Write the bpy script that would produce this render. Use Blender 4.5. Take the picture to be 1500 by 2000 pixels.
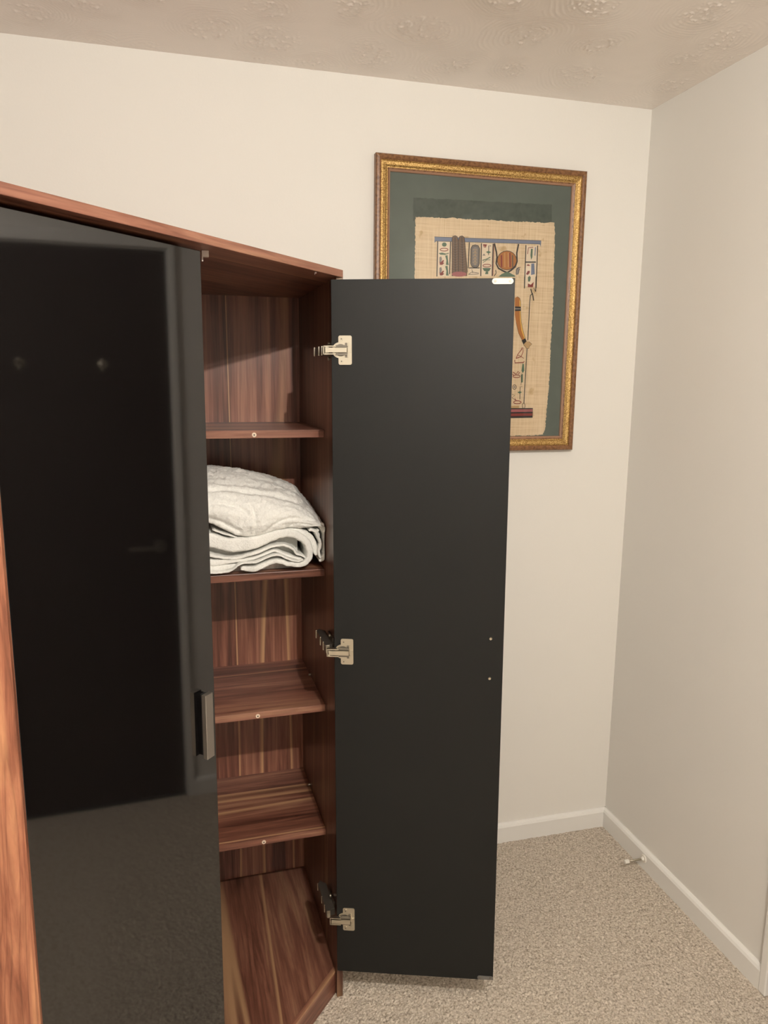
import bpy, bmesh, math, random
from mathutils import Vector, Matrix, noise
for o in list(bpy.data.objects): bpy.data.objects.remove(o)
random.seed(7)
S = bpy.context.scene
COL = S.collection
PI = math.pi

# ---------------------------------------------------------------- camera
cd = bpy.data.cameras.new('camera'); cam = bpy.data.objects.new('camera', cd); COL.objects.link(cam)
cd.sensor_fit = 'HORIZONTAL'; cd.sensor_width = 36.0; cd.lens = 36.0 * 1465.59 / 1500.0
cd.clip_start = 0.02
pitch, yaw, roll = 0.17644, 0.26761, 0.00992
fw = Vector((math.sin(yaw)*math.cos(pitch), math.cos(yaw)*math.cos(pitch), -math.sin(pitch)))
r0 = Vector((math.cos(yaw), -math.sin(yaw), 0)); u0 = r0.cross(fw)
r1 = r0*math.cos(roll) + u0*math.sin(roll); u1 = r1.cross(fw)
M3 = Matrix((r1, u1, -fw)).transposed()
cam.matrix_world = Matrix.Translation(Vector((-1.4668, -2.2254, 1.6145))) @ M3.to_4x4()
S.camera = cam

# ---------------------------------------------------------------- world, lamp light, exposure
w = bpy.data.worlds.new('world'); S.world = w; w.use_nodes = True
w.node_tree.nodes['Background'].inputs[0].default_value = (0.9, 0.95, 1.0, 1)
w.node_tree.nodes['Background'].inputs[1].default_value = 0.02
S.view_settings.view_transform = 'Standard'; S.view_settings.look = 'None'
S.view_settings.gamma = 1.0; S.view_settings.use_curve_mapping = False
S.view_settings.exposure = 0.03
BULBS = [((-1.065, -2.35, 2.32), 76.0), ((-0.91, -2.35, 2.32), 15.0)]
BULB_COLOR = (1.0, 0.955, 0.88)
BULB_R = 0.012

# ---------------------------------------------------------------- node helpers
def mat(name, color=(.5, .5, .5), rough=.5, metal=0.0, ior=1.5, spec=.5):
    m = bpy.data.materials.new(name); m.use_nodes = True
    b = m.node_tree.nodes['Principled BSDF']
    b.inputs['Base Color'].default_value = (*color, 1); b.inputs['Roughness'].default_value = rough
    b.inputs['Metallic'].default_value = metal; b.inputs['IOR'].default_value = ior
    b.inputs['Specular IOR Level'].default_value = spec
    return m
class NT:
    def __init__(s, m): s.t = m.node_tree; s.b = s.t.nodes['Principled BSDF']
    def n(s, typ, **kw):
        x = s.t.nodes.new(typ)
        for k, v in kw.items(): setattr(x, k, v)
        return x
    def l(s, a, b): s.t.links.new(a, b)
    def val(s, x, i, v): x.inputs[i].default_value = v
    def coords(s, scale=(1, 1, 1), rot=(0, 0, 0), loc=(0, 0, 0)):
        tc = s.n('ShaderNodeTexCoord'); r = s.n('ShaderNodeMapping', vector_type='POINT')
        r.inputs['Rotation'].default_value = rot; r.inputs['Location'].default_value = loc
        s.l(tc.outputs['Object'], r.inputs[0])
        m = s.n('ShaderNodeMapping'); m.inputs['Scale'].default_value = scale; s.l(r.outputs[0], m.inputs[0])
        return m.outputs[0]
    def noise(s, vec, scale, detail=4, rough=.55, dist=0.0):
        x = s.n('ShaderNodeTexNoise'); s.l(vec, x.inputs['Vector'])
        x.inputs['Scale'].default_value = scale; x.inputs['Detail'].default_value = detail
        x.inputs['Roughness'].default_value = rough; x.inputs['Distortion'].default_value = dist
        return x.outputs['Fac']
    def ramp(s, fac, stops, interp='LINEAR'):
        x = s.n('ShaderNodeValToRGB'); x.color_ramp.interpolation = interp; s.l(fac, x.inputs[0])
        e = x.color_ramp.elements
        while len(e) > 1: e.remove(e[0])
        e[0].position = stops[0][0]; e[0].color = (*stops[0][1], 1)
        for p, c in stops[1:]:
            q = e.new(p); q.color = (*c, 1)
        return x.outputs[0]
    def mix(s, f, a, b, mode='MIX'):
        x = s.n('ShaderNodeMixRGB', blend_type=mode)
        for i, v in ((0, f), (1, a), (2, b)):
            if isinstance(v, (int, float)): x.inputs[i].default_value = v
            elif isinstance(v, tuple): x.inputs[i].default_value = (*v, 1)
            else: s.l(v, x.inputs[i])
        return x.outputs[0]
    def math(s, op, a, b=None):
        x = s.n('ShaderNodeMath', operation=op)
        for i, v in ((0, a), (1, b)):
            if v is None: continue
            if isinstance(v, (int, float)): x.inputs[i].default_value = v
            else: s.l(v, x.inputs[i])
        return x.outputs[0]
    def bump(s, h, strength=.3, dist=.002):
        x = s.n('ShaderNodeBump'); x.inputs['Strength'].default_value = strength; x.inputs['Distance'].default_value = dist
        s.l(h, x.inputs['Height']); s.l(x.outputs[0], s.b.inputs['Normal'])
    def color(s, c): s.l(c, s.b.inputs['Base Color'])

# wood foil; grain along one axis, planks across it
def wood(name, scale, rot=(0, 0, 0), loc=(0, 0, 0), rough=.33, k=1.0, plank=True, vein=.35, tint=(1, 1, 1)):
    m = mat(name, rough=rough); t = NT(m)
    v = t.coords(scale, rot, loc)
    broad = t.noise(v, 9.0, 2, .5, .3)
    fine = t.noise(v, 52.0, 5, .62, .5)
    hair = t.noise(v, 150.0, 3, .6, .2)
    f = t.math('ADD', t.math('MULTIPLY', broad, .42), t.math('MULTIPLY', fine, .58))
    K = lambda c: tuple(q*k*g for q, g in zip(c, tint))
    c = t.ramp(f, [(.36, K((.070, .024, .016))), (.44, K((.145, .056, .036))), (.50, K((.22, .090, .058))),
                   (.57, K((.30, .138, .090))), (.68, K((.44, .25, .15)))])
    h = t.ramp(hair, [(.35, (.72, .70, .68)), (.6, (1, 1, 1))])
    c = t.mix(.7, c, h, 'MULTIPLY')
    vn = t.noise(t.coords(tuple(q*.5 for q in scale), rot, loc), 16.0, 2, .5, .5)
    ln = t.math('FRACT', t.math('MULTIPLY', vn, 26.0))
    lr = t.ramp(ln, [(0, (.62, .58, .56)), (.16, (1, 1, 1)), (.86, (1, 1, 1)), (1, (.62, .58, .56))])
    c = t.mix(vein, c, lr, 'MULTIPLY')
    if plank:      # narrow pale sapwood stripes
        st = t.noise(v, 6.3, 1, .3, .15)
        s2 = t.ramp(st, [(.482, (0, 0, 0)), (.498, (1, 1, 1)), (.504, (1, 1, 1)), (.510, (0, 0, 0))])
        c = t.mix(t.math('MULTIPLY', s2, .8), c, K((.50, .30, .16)))
    t.color(c); t.bump(fine, .12, .0008)
    return m

# ---------------------------------------------------------------- mesh helpers
class MB:
    def __init__(s): s.bm = bmesh.new()
    def box(s, x0, x1, y0, y1, z0, z1, mi=0):
        return s.hexa([(x0, y0), (x1, y0), (x1, y1), (x0, y1)], z0, z1, mi)
    def hexa(s, poly, z0, z1, mi=0):
        a = [s.bm.verts.new((x, y, z0)) for x, y in poly]; b = [s.bm.verts.new((x, y, z1)) for x, y in poly]
        n = len(poly); fs = [s.bm.faces.new(a[::-1]), s.bm.faces.new(b)]
        for i in range(n): fs.append(s.bm.faces.new((a[i], a[(i+1) % n], b[(i+1) % n], b[i])))
        for f in fs: f.material_index = mi
        return s
    def cyl(s, p, q, r0, r1=None, n=20, mi=0):
        p = Vector(p); q = Vector(q); r1 = r0 if r1 is None else r1
        d = (q-p).normalized(); a = d.orthogonal().normalized(); b = d.cross(a)
        A = []; B = []
        for i in range(n):
            t = 2*PI*i/n; e = a*math.cos(t)+b*math.sin(t)
            A.append(s.bm.verts.new(p+e*r0)); B.append(s.bm.verts.new(q+e*r1))
        fs = [s.bm.faces.new(A[::-1]), s.bm.faces.new(B)]
        for i in range(n): fs.append(s.bm.faces.new((A[i], A[(i+1) % n], B[(i+1) % n], B[i])))
        for f in fs: f.material_index = mi
        return s
    def tube(s, pts, r, n=10, mi=0):
        rings = []
        pts = [Vector(p) for p in pts]
        a = None
        for i, p in enumerate(pts):
            d = (pts[min(i+1, len(pts)-1)]-pts[max(i-1, 0)]).normalized()
            a = d.orthogonal().normalized() if a is None else (a-d*a.dot(d)).normalized()
            b = d.cross(a)
            rings.append([s.bm.verts.new(p+(a*math.cos(2*PI*k/n)+b*math.sin(2*PI*k/n))*r) for k in range(n)])
        for i in range(len(rings)-1):
            for k in range(n):
                s.bm.faces.new((rings[i][k], rings[i][(k+1) % n], rings[i+1][(k+1) % n], rings[i+1][k])).material_index = mi
        s.bm.faces.new(rings[0][::-1]).material_index = mi; s.bm.faces.new(rings[-1]).material_index = mi
        return s
    def build(s, name, mats, parent=None, bevel=0.0, smooth=False, seg=2, loc=None):
        bmesh.ops.recalc_face_normals(s.bm, faces=s.bm.faces)
        me = bpy.data.meshes.new(name); s.bm.to_mesh(me); s.bm.free()
        for m in (mats if isinstance(mats, (list, tuple)) else [mats]): me.materials.append(m)
        o = bpy.data.objects.new(name, me); COL.objects.link(o)
        if smooth:
            for p in me.polygons: p.use_smooth = True
        if parent: o.parent = parent
        if loc: o.location = loc
        if bevel:
            md = o.modifiers.new('bevel', 'BEVEL'); md.width = bevel; md.segments = seg; md.limit_method = 'ANGLE'
            md.angle_limit = math.radians(40)
        return o
def struct(o): o['kind'] = 'structure'; return o
def tag(o, label, cat, group=None):
    o['label'] = label; o['category'] = cat
    if group: o['group'] = group
    return o
def empty(name, loc=(0, 0, 0), rz=0.0):
    o = bpy.data.objects.new(name, None); COL.objects.link(o); o.location = loc; o.rotation_euler = (0, 0, rz)
    o.empty_display_size = .05
    return o

# ---------------------------------------------------------------- materials
def wall_mat(name, col):
    m = mat(name, col, .75); t = NT(m); v = t.coords()
    n1 = t.noise(v, 2.0, 3); n2 = t.noise(v, 160.0, 3, .6)
    t.color(t.mix(n1, tuple(c*.985 for c in col), tuple(min(1, c*1.015) for c in col)))
    n3 = t.noise(v, 7.0, 4, .6)
    t.bump(t.math('ADD', t.math('MULTIPLY', n2, .25), n3), .25, .003)
    return m
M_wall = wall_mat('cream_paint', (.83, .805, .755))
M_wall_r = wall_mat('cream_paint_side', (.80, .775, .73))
M_trim = mat('white_gloss_paint', (.84, .825, .79), .22)
M_ceil = mat('artex_ceiling', (.92, .845, .785), .25)
t = NT(M_ceil); v = t.coords(); t.bump(t.noise(v, 260.0, 3), .2, .001)
M_carpet = mat('beige_loop_carpet', (.5, .42, .33), .95); t = NT(M_carpet); v = t.coords((1, 1, 1))
f1 = t.noise(v, 165.0, 3, .7); f2 = t.noise(v, 3.0, 2); f3 = t.noise(v, 60.0, 3, .7)
c = t.ramp(f1, [(.31, (.15, .12, .09)), (.42, (.43, .37, .295)), (.52, (.58, .51, .42)), (.66, (.78, .70, .60))])
c2 = t.ramp(f3, [(.36, (.66, .62, .58)), (.52, (1, 1, 1))])
t.color(t.mix(.6, t.mix(t.math('MULTIPLY', f2, .25), c, (.53, .47, .40)), c2, 'MULTIPLY')); t.bump(f1, .6, .004)

# panel foils: object space of the wardrobe (x along the back wall, y towards it, z up)
ANG = math.radians(46.5)
W_vert = wood('walnut_foil_upright_shaded', (1, 1, .045), k=.56)  # same foil darkened: interior shade at grazing light put into the colour
W_back = wood('walnut_foil_back_panel', (1, 1, .035), k=1.5, loc=(.13, 0, 0))
W_shelf = wood('walnut_foil_shelf', (.05, 1, 1), loc=(0, .225, 0), k=1.1)
W_bottom = wood('walnut_foil_floor_panel', (1, .06, 1), loc=(.31, 0, 0), k=.82)
W_front = wood('walnut_foil_front_edge', (.05, 1, 1), rot=(0, 0, -ANG), loc=(0, 0, .0))
W_side = wood('walnut_foil_outer_side', (1, 1, .09), k=1.15, loc=(.4, 0, 0), rough=.38, plank=False, vein=.8, tint=(1.12, .98, .82))
M_gloss = mat('black_gloss_lacquer', (.004, .0035, .0035), .045, ior=1.77)
t = NT(M_gloss); v = t.coords(); t.bump(t.noise(v, 5.0, 2), .02, .002)
M_black = mat('black_satin_melamine', (.0075, .0080, .0078), .48, ior=1.5, spec=.32)
t = NT(M_black); v = t.coords(); t.bump(t.noise(v, 900.0, 2), .25, .0005)
M_steel = mat('nickel_plated_steel', (.60, .555, .46), .30, 1.0)
M_dsteel = mat('dark_hinge_steel', (.22, .20, .17), .42, .85)
M_zinc = mat('dull_zinc', (.22, .21, .20), .6, .5)
M_plate = mat('zinc_plate', (.60, .58, .52), .6, .6)
M_brushed = mat('brushed_aluminium', (.62, .58, .53), .36, 1.0)
t = NT(M_brushed); v = t.coords((1, 1, .02)); t.bump(t.noise(v, 900, 2), .15, .0004)
M_plastic = mat('white_plastic', (.80, .77, .70), .35)
M_clip = mat('beige_plastic', (.55, .46, .40), .45)
M_clip2 = mat('brown_plastic', (.20, .11, .08), .5)
M_cap = mat('cream_cap', (.80, .66, .52), .4)
M_rubber = mat('black_plastic', (.015, .015, .015), .4)

# ================================================================= ROOM
XL, YB, H = -2.36, -4.7, 2.45
def quadbox(name, x0, x1, y0, y1, z0, z1, m): return struct(MB().box(x0, x1, y0, y1, z0, z1).build(name, m))
# carpet: a dense sheet of small tufts where the photo sees it, plain further back
bm = bmesh.new()
def tufts(x0, x1, y0, y1, st):
    nx = int(round((x1-x0)/st)); ny = int(round((y1-y0)/st)); g = []
    for j in range(ny+1):
        row = []
        for i in range(nx+1):
            x = x0+(x1-x0)*i/nx; y = y0+(y1-y0)*j/ny
            edge = i in (0, nx) or j in (0, ny)
            z = 0.0 if edge else noise.noise(Vector((x*120, y*95, 0)))*.0022 + random.uniform(-.0012, .0012)-.0004
            row.append(bm.verts.new((x, y, z)))
        g.append(row)
    for j in range(ny):
        for i in range(nx): bm.faces.new((g[j][i], g[j][i+1], g[j+1][i+1], g[j+1][i]))
tufts(-1.30, 0.0, -1.10, 0.0, .0045)
for (x0, x1, y0, y1) in ((XL, -1.30, -1.10, 0.0), (XL, 0.0, YB, -1.10)):
    q = [bm.verts.new((x, y, 0)) for x, y in ((x0, y0), (x1, y0), (x1, y1), (x0, y1))]; bm.faces.new(q)
me = bpy.data.meshes.new('floor'); bm.to_mesh(me); bm.free(); me.materials.append(M_carpet)
fl = bpy.data.objects.new('floor', me); COL.objects.link(fl); struct(fl)
# ceiling skim coat combed into overlapping swirls with stippled hearts (real relief where the photo sees it)
rnd = random.Random(11); CC = []
for i in range(-1, 12):
    for j in range(-1, 8): CC.append((XL+.02+.215*i+(.1 if j % 2 else 0)+rnd.uniform(-.05, .05), .02-.185*j+rnd.uniform(-.05, .05), rnd.uniform(.75, 1.2), rnd.uniform(0, 6.28)))
def relief(x, y):
    wx = x+noise.noise(Vector((x*6, y*6, 1.7)))*.035; wy = y+noise.noise(Vector((x*6, y*6, 9.1)))*.035
    h = 0.0; best = 9; bc = None
    for c in CC:
        if abs(c[0]-wx) > .2 or abs(c[1]-wy) > .2: continue
        d = math.hypot(wx-c[0], wy-c[1])/c[2]
        if d < best: best = d; bc = c
    if bc:
        an = math.atan2(wy-bc[1], wx-bc[0]); d = best
        g = .5+.5*math.sin(an*1.0+bc[3])+.35*noise.noise(Vector((x*14, y*14, 3)))
        s = max(0.0, math.sin(d*2*PI/.0105+an*1.3))
        h += .0010*s*s*max(0, min(1, g*1.5))*max(0, min(1, (.135-d)/.04))*max(0, min(1, (d-.012)/.02))
        n_ = noise.noise(Vector((x*140, y*140, 5.3)))
        h += .0070*max(0, n_-.18)*max(0, min(1, (.066-d)/.03))
    h *= max(0, min(1, min(-y, -x)/.04))
    h += .0004*noise.noise(Vector((x*22, y*22, 2)))
    return h
bm = bmesh.new(); g_ = []
cx0, cx1, cy0, cy1, st = -2.1, 0.0, -1.0, 0.0, .0030
nx = int((cx1-cx0)/st); ny = int((cy1-cy0)/st)
for j in range(ny+1):
    row = []
    for i in range(nx+1):
        x = cx0+(cx1-cx0)*i/nx; y = cy0+(cy1-cy0)*j/ny
        e = min(1, min(x-cx0, y-cy0)/.02)
        row.append(bm.verts.new((x, y, H-relief(x, y)*max(0, e))))
    g_.append(row)
for j in range(ny):
    for i in range(nx): bm.faces.new((g_[j][i], g_[j+1][i], g_[j+1][i+1], g_[j][i+1]))
for (x0, x1, y0, y1) in ((XL, cx0, cy0, 0), (XL, 0, YB, cy0)):
    bm.faces.new([bm.verts.new((x, y, H)) for x, y in ((x0, y0), (x0, y1), (x1, y1), (x1, y0))])
for f in bm.faces: f.smooth = True
me = bpy.data.meshes.new('ceiling'); bm.to_mesh(me); bm.free(); me.materials.append(M_ceil)
o = bpy.data.objects.new('ceiling', me); COL.objects.link(o); struct(o)
quadbox('wall_back', XL-.1, .1, 0, .1, -.05, H, M_wall)
quadbox('wall_left', XL-.1, XL, YB, 0, -.05, H, M_wall)
quadbox('wall_front', XL-.1, .1, YB-.1, YB, -.05, H, M_wall)
DY0, DY1, DZ = -0.815, -1.580, 2.045          # doorway in the right wall
b = MB(); b.box(0, .1, DY0, 0, -.05, H); b.box(0, .1, YB, DY1, -.05, H); b.box(0, .1, DY1, DY0, DZ, H)
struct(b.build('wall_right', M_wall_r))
# skirting boards with a chamfered top
def skirt(name, p0, p1, nrm):
    b = MB(); prof = [(0, -.004), (.015, -.004), (.015, .057), (.011, .064), (.004, .069), (0, .069)]
    p0 = Vector(p0); p1 = Vector(p1); nrm = Vector(nrm)
    A = [b.bm.verts.new(p0+nrm*a+Vector((0, 0, z))) for a, z in prof]; B = [b.bm.verts.new(p1+nrm*a+Vector((0, 0, z))) for a, z in prof]
    n = len(prof)
    for i in range(n): b.bm.faces.new((A[i], A[(i+1) % n], B[(i+1) % n], B[i]))
    b.bm.faces.new(A[::-1]); b.bm.faces.new(B)
    return struct(b.build(name, M_trim))
skirt('baseboard_back', (XL, 0, 0), (0, 0, 0), (0, -1, 0))
skirt('baseboard_right', (0, 0, 0), (0, -.791, 0), (-1, 0, 0))
skirt('baseboard_right_far', (0, DY1-.041, 0), (0, YB, 0), (-1, 0, 0))
skirt('baseboard_left', (XL, YB, 0), (XL, 0, 0), (1, 0, 0))
skirt('baseboard_front', (XL, YB, 0), (0, YB, 0), (0, 1, 0))
# door casing, lining and the dark closed door that the glossy wardrobe door mirrors
b = MB()
for y0, y1 in ((DY0, -.791), (DY1-.041, DY1)): b.box(-.016, 0, y0, y1, 0, DZ+.041)
b.box(-.016, 0, DY1, DY0, DZ, DZ+.041)
b.box(0, .1, DY0-.006, DY0, 0, DZ); b.box(0, .1, DY1, DY1+.006, 0, DZ); b.box(0, .1, DY1, DY0, DZ-.006, DZ)
struct(b.build('trim_1', M_trim, bevel=.003))
M_dd = mat('dark_brown_door_paint', (.018, .008, .006), .35)
d = struct(MB().box(.012, .052, DY1+.009, DY0-.009, .006, DZ-.009).build('door_1', M_dd))
for yy in (-1.044, -1.304):
    b = MB(); b.cyl((.012, yy, 1.652), (.007, yy, 1.652), .016); b.tube([(.008, yy, 1.655), (-.02, yy, 1.652), (-.032, yy, 1.668)], .005)
    b.tube([(.008, yy, 1.645), (-.012, yy, 1.630), (-.02, yy, 1.636)], .005)
    b.build('coat_hook', M_steel, d, smooth=True)
b = MB(); b.cyl((.012, -.88, 1.0), (-.03, -.88, 1.0), .009); b.cyl((-.03, -.875, 1.0), (-.03, -.99, 1.0), .008); b.cyl((.012, -.88, 1.0), (.008, -.88, 1.0), .025)
b.build('door_handle', M_dsteel, d)

# ================================================================= CEILING LIGHT (gives the light)
root = empty('ceiling_light', (-.99, -2.35, H)); tag(root, 'small twin bulb ceiling light in the middle of the room ceiling', 'ceiling light')
MB().cyl((0, 0, 0), (0, 0, -.025), .06, .055, 32).build('ceiling_rose', M_plastic, root, bevel=.003)
b = MB(); b.cyl((0, 0, -.02), (0, 0, -.065), .008); b.cyl((-.09, 0, -.06), (.09, 0, -.06), .007)
b.build('arm', M_brushed, root)
for i, (pos, wtt) in enumerate(BULBS):
    lx = pos[0]+.99
    MB().cyl((lx, 0, -.058), (lx, 0, -.108), .014, .015).build('bulb_holder', M_brushed, root, bevel=.002)
    ld = bpy.data.lights.new('bulb', 'POINT'); ld.energy = wtt; ld.color = BULB_COLOR; ld.shadow_soft_size = BULB_R
    lo = bpy.data.objects.new('bulb', ld); COL.objects.link(lo); lo.parent = root; lo.location = (lx, 0, pos[2]-H)

# ================================================================= CORNER WARDROBE
RZ = math.radians(1.2); R0 = Vector((-1.101, -.527, 0))
ward = empty('corner_wardrobe', R0, RZ)
tag(ward, 'walnut effect corner wardrobe with black doors, one closed and one standing wide open', 'wardrobe')
def loc(x, y, z=0):
    d = Vector((x, y, z))-R0; c, s = math.cos(RZ), math.sin(RZ)
    return Vector((d.x*c+d.y*s, -d.x*s+d.y*c, d.z))
TX, TY, NX, NY = .6884, .7254, .7254, -.6884       # front line direction and its outward normal
def F(s, off): return (-s*TX-off*NX, -s*TY-off*NY)
LX, LY, BY, BX = -.6059, -.6385, .485, -1.20
TH = .016
MB().hexa([(0, 0), (0, BY), (BX, BY), (BX, LY), (LX, LY)], 1.834, 1.85).build('top_panel', [W_front], ward, bevel=.0008)
b = MB().box(-TH, 0, 0, BY, 0, 1.834); b.build('side_panel', W_vert, ward, bevel=.0008)
b = MB().box(BX, LX, LY, LY+TH, 0, 1.834); o = b.build('side_panel', W_side, ward, bevel=.0008)
MB().box(BX, BX+.006, LY+TH, BY-.01, 0, 1.834).build('rear_side_panel', W_vert, ward)
MB().box(BX+.006, -TH, BY-.012, BY-.006, .02, 1.834).build('back_panel', W_back, ward)
MB().box(-.376, -.360, -.280, BY-.012, .063, 1.834).build('partition', W_vert, ward)
e = F(-.0126, .034); g = F(.8904, .034)
MB().hexa([(-TH, .0325), (-TH, BY-.012), (BX+.006, BY-.012), (BX+.006, LY+TH), (-.6376, LY+TH)], .046, .062).build('bottom_panel', W_bottom, ward)
b = MB(); p0 = F(-.0020, .020); p1 = F(.874, .020); p2 = F(.886, .036); p3 = F(-.0145, .036)
b.hexa([(-TH, p0[1]+.0), p1, p2, (-TH, p3[1])], 0, .066); b.build('plinth', W_front, ward, bevel=.001)
# shelves of the right-hand compartment
SF = .1345
for k, (zt, cx) in enumerate(((1.488, -.1875), (1.134, None), (.766, -.193), (.407, -.184))):
    sh = MB().box(-.360, -TH, SF, BY-.012, zt-.019, zt).build('shelf', W_shelf, ward, bevel=.001)
    if cx is not None:
        b = MB(); b.cyl((cx, SF, zt-.011), (cx, SF-.0012, zt-.011), .0058, .0050, 20); b.cyl((cx, SF-.0012, zt-.011), (cx, SF-.0016, zt-.011), .0018, mi=1)
        c = b.build('screw_cap', [M_cap, M_rubber], sh)
for zt, yy in ((.766, .335), (1.130, .36), (.407, .36)):
    MB().cyl((-TH, yy, zt+.004), (-TH-.006, yy, zt+.004), .003).build('shelf_pin', M_steel, ward)
# magnetic catches under the top
for (px, py, z) in ((-1.4095, -.7985, 1.834), (-1.176, -.600, 1.834)):
    q = loc(px, py); b = MB(); k_ = 1.0 if px < -1.3 else .33
    b.box(q.x-.006*k_, q.x+.006*k_, q.y-.005*k_, q.y+.005*k_, z-.011*k_, z-.0003); b.box(q.x-.0065*k_, q.x-.004*k_, q.y-.006*k_, q.y-.004*k_, z-.019*k_, z-.010*k_)
    b.build('door_catch', M_clip if k_ == 1.0 else M_clip2, ward)

# ---- door leaf + hinge builders (door space: x from hinge to free edge, y away from the inner face, z up)
DH = 1.734
def leaf(name, wd):
    b = MB()
    b.box(0, wd, 0, TH, 0, DH, 0)
    for f in b.bm.faces:
        c = f.calc_center_median()
        f.material_index = 1 if c.y > TH-.001 else 0
    return b.build(name, [M_black, M_gloss], ward, bevel=.0008)
def pull(parent, face_y, sgn, xc):
    # bar handle on the glossy face; z range in door space
    z0, z1 = .813, .940
    b = MB()
    y0, y1, y2 = face_y, face_y+sgn*.009, face_y+sgn*.019
    b.box(xc-.003, xc+.0075, min(y0, y1), max(y0, y1), z0+.002, z1-.002, 1)
    b.box(xc-.010, xc+.010, min(y1, y2), max(y1, y2), z0, z1, 0)
    return b.build('handle', [M_brushed, M_rubber], parent, bevel=.0006)
# open door
D0 = loc(-1.1245, -.5425, .0936)
od = leaf('open_door', .402); od['label'] = 'open door leaf showing its matt black inner face'
od.location = D0; od.rotation_euler = (0, math.radians(-.42), math.radians(-19.7)-RZ)
od.location.x += .0055
pull(od, TH, 1, .374)
for z in (.917, .818):
    MB().cyl((.3715, 0, z+.0), (.3715, -.0022, z), .0040, .0030, 18).build('handle_screw', M_steel, od, smooth=False)
def stadium(b, cx, cz, L, hgt, y0, y1, mi=0, n=10):
    r = hgt/2; pts = []
    for i in range(n+1): a = -PI/2+PI*i/n; pts.append((cx+L/2-r+r*math.cos(a), cz+r*math.sin(a)))
    for i in range(n+1): a = PI/2+PI*i/n; pts.append((cx-L/2+r+r*math.cos(a), cz+r*math.sin(a)))
    A = [b.bm.verts.new((x, y0, z)) for x, z in pts]; B = [b.bm.verts.new((x, y1, z)) for x, z in pts]; m = len(pts)
    for f in [b.bm.faces.new(A), b.bm.faces.new(B[::-1])]+[b.bm.faces.new((A[i], A[(i+1) % m], B[(i+1) % m], B[i])) for i in range(m)]: f.material_index = mi
for zz, xx, ln, hh in ((DH-.0065, .3755, .046, .0125), (.007, .382, .040, .010)):
    b = MB(); stadium(b, xx, zz, ln, hh, -.0016, 0)
    for sx in (-1, 1): b.cyl((xx+sx*(ln/2-.007), -.0016, zz), (xx+sx*(ln/2-.007), -.0024, zz), .0028, mi=1)
    b.build('strike_plate', [M_plate if zz > 1 else M_zinc, M_dsteel], od)
def hinge_mesh():
    b = MB()
    # flange on the door with rounded corners and two screws
    def rrect(x0, x1, z0, z1, r, y0, y1, mi=0):
        pts = []
        for cx, cz, a0 in ((x1-r, z1-r, 0), (x0+r, z1-r, PI/2), (x0+r, z0+r, PI), (x1-r, z0+r, 1.5*PI)):
            for i in range(5): a = a0+PI/2*i/4; pts.append((cx+r*math.cos(a), cz+r*math.sin(a)))
        A = [b.bm.verts.new((x, y0, z)) for x, z in pts]; B = [b.bm.verts.new((x, y1, z)) for x, z in pts]; m = len(pts)
        for f in [b.bm.faces.new(A), b.bm.faces.new(B[::-1])]+[b.bm.faces.new((A[i], A[(i+1) % m], B[(i+1) % m], B[i])) for i in range(m)]: f.material_index = mi
    rrect(.016, .046, -.032, .032, .004, -.002, 0)
    b.cyl((.019, 0, 0), (.019, -.0016, 0), .0175, n=32)                    # cup rim
    b.cyl((.021, -.0016, 0), (.021, -.0022, 0), .0135, n=32, mi=1)         # dark cup mouth
    for sz in (-1, 1):
        b.cyl((.023, -.002, sz*.0245), (.023, -.0036, sz*.0245), .0042, n=18); b.cyl((.023, -.0036, sz*.0245), (.023, -.0039, sz*.0245), .0017, n=12, mi=1)
        b.box(.031, .0365, -.0045, -.002, sz*.0115-.0045, sz*.0115+.0045, 1)  # dark block stands in for the shaded notch
        b.box(.0365, .0385, -.0075, -.002, sz*.0125-.004, sz*.0125+.004)
    b.box(.037, .045, -.0055, -.002, -.005, .005)                          # raised rear tongue
    # link arm: two side cheeks and the top bar, from the cup out over the door edge
    b.box(-.012, .036, -.014, -.010, -.0052, .0052)
    for sz in (-1, 1): b.box(-.014, .012, -.013, -.003, sz*.0085-.0012, sz*.0085+.0012); b.box(.010, .036, -.0085, -.003, sz*.0085-.0025, sz*.0085+.0025, 1)  # dark strips beside the arm stand in for shaded gaps
    b.box(-.0165, -.0145, -.013, -.003, -.0095, .0095)
    return b
def arm_mesh():
    # body that runs back along the panel (wardrobe axes, origin at the panel face and hinge height)
    b = MB()
    b.box(-.004, 0, .006, .062, -.019, .019, 1)                            # cross plate
    b.hexa([(-.026, -.012), (-.004, -.006), (-.004, .095), (-.018, .112), (-.026, .100)], -.0095, .0095, 1)
    for y in (.010, .045, .098): b.box(-.0278, -.025, y, y+.003, -.0105, .0105, 0)
    b.cyl((-.004, .034, .017), (-.008, .034, .017), .0045, mi=0); b.cyl((-.004, .034, -.017), (-.008, .034, -.017), .0045, mi=0)
    b.box(-.024, -.016, -.014, -.010, -.010, .010, 0)
    return b
first = None
for zc in (1.675-.0936, .968-.0936, .247-.0936):
    if first is None:
        hg = hinge_mesh().build('hinge', [M_steel, M_dsteel], od, bevel=.0005); first = hg
        hb = arm_mesh().build('hinge_mount', [M_steel, M_dsteel], ward, bevel=.0006); firstb = hb
    else:
        hg = first.copy(); COL.objects.link(hg); hg.parent = od
        hb = firstb.copy(); COL.objects.link(hb); hb.parent = ward
    hg.location = (0, 0, zc); hb.location = (-TH, .018, zc+.0936)
# closed door on the left half of the front (its inner face lies at recess .050)
wl = .4095; q = F(.852, .050)
cdv = leaf('closed_door', wl); cdv['label'] = 'closed door leaf with a glossy black outer face'
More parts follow.
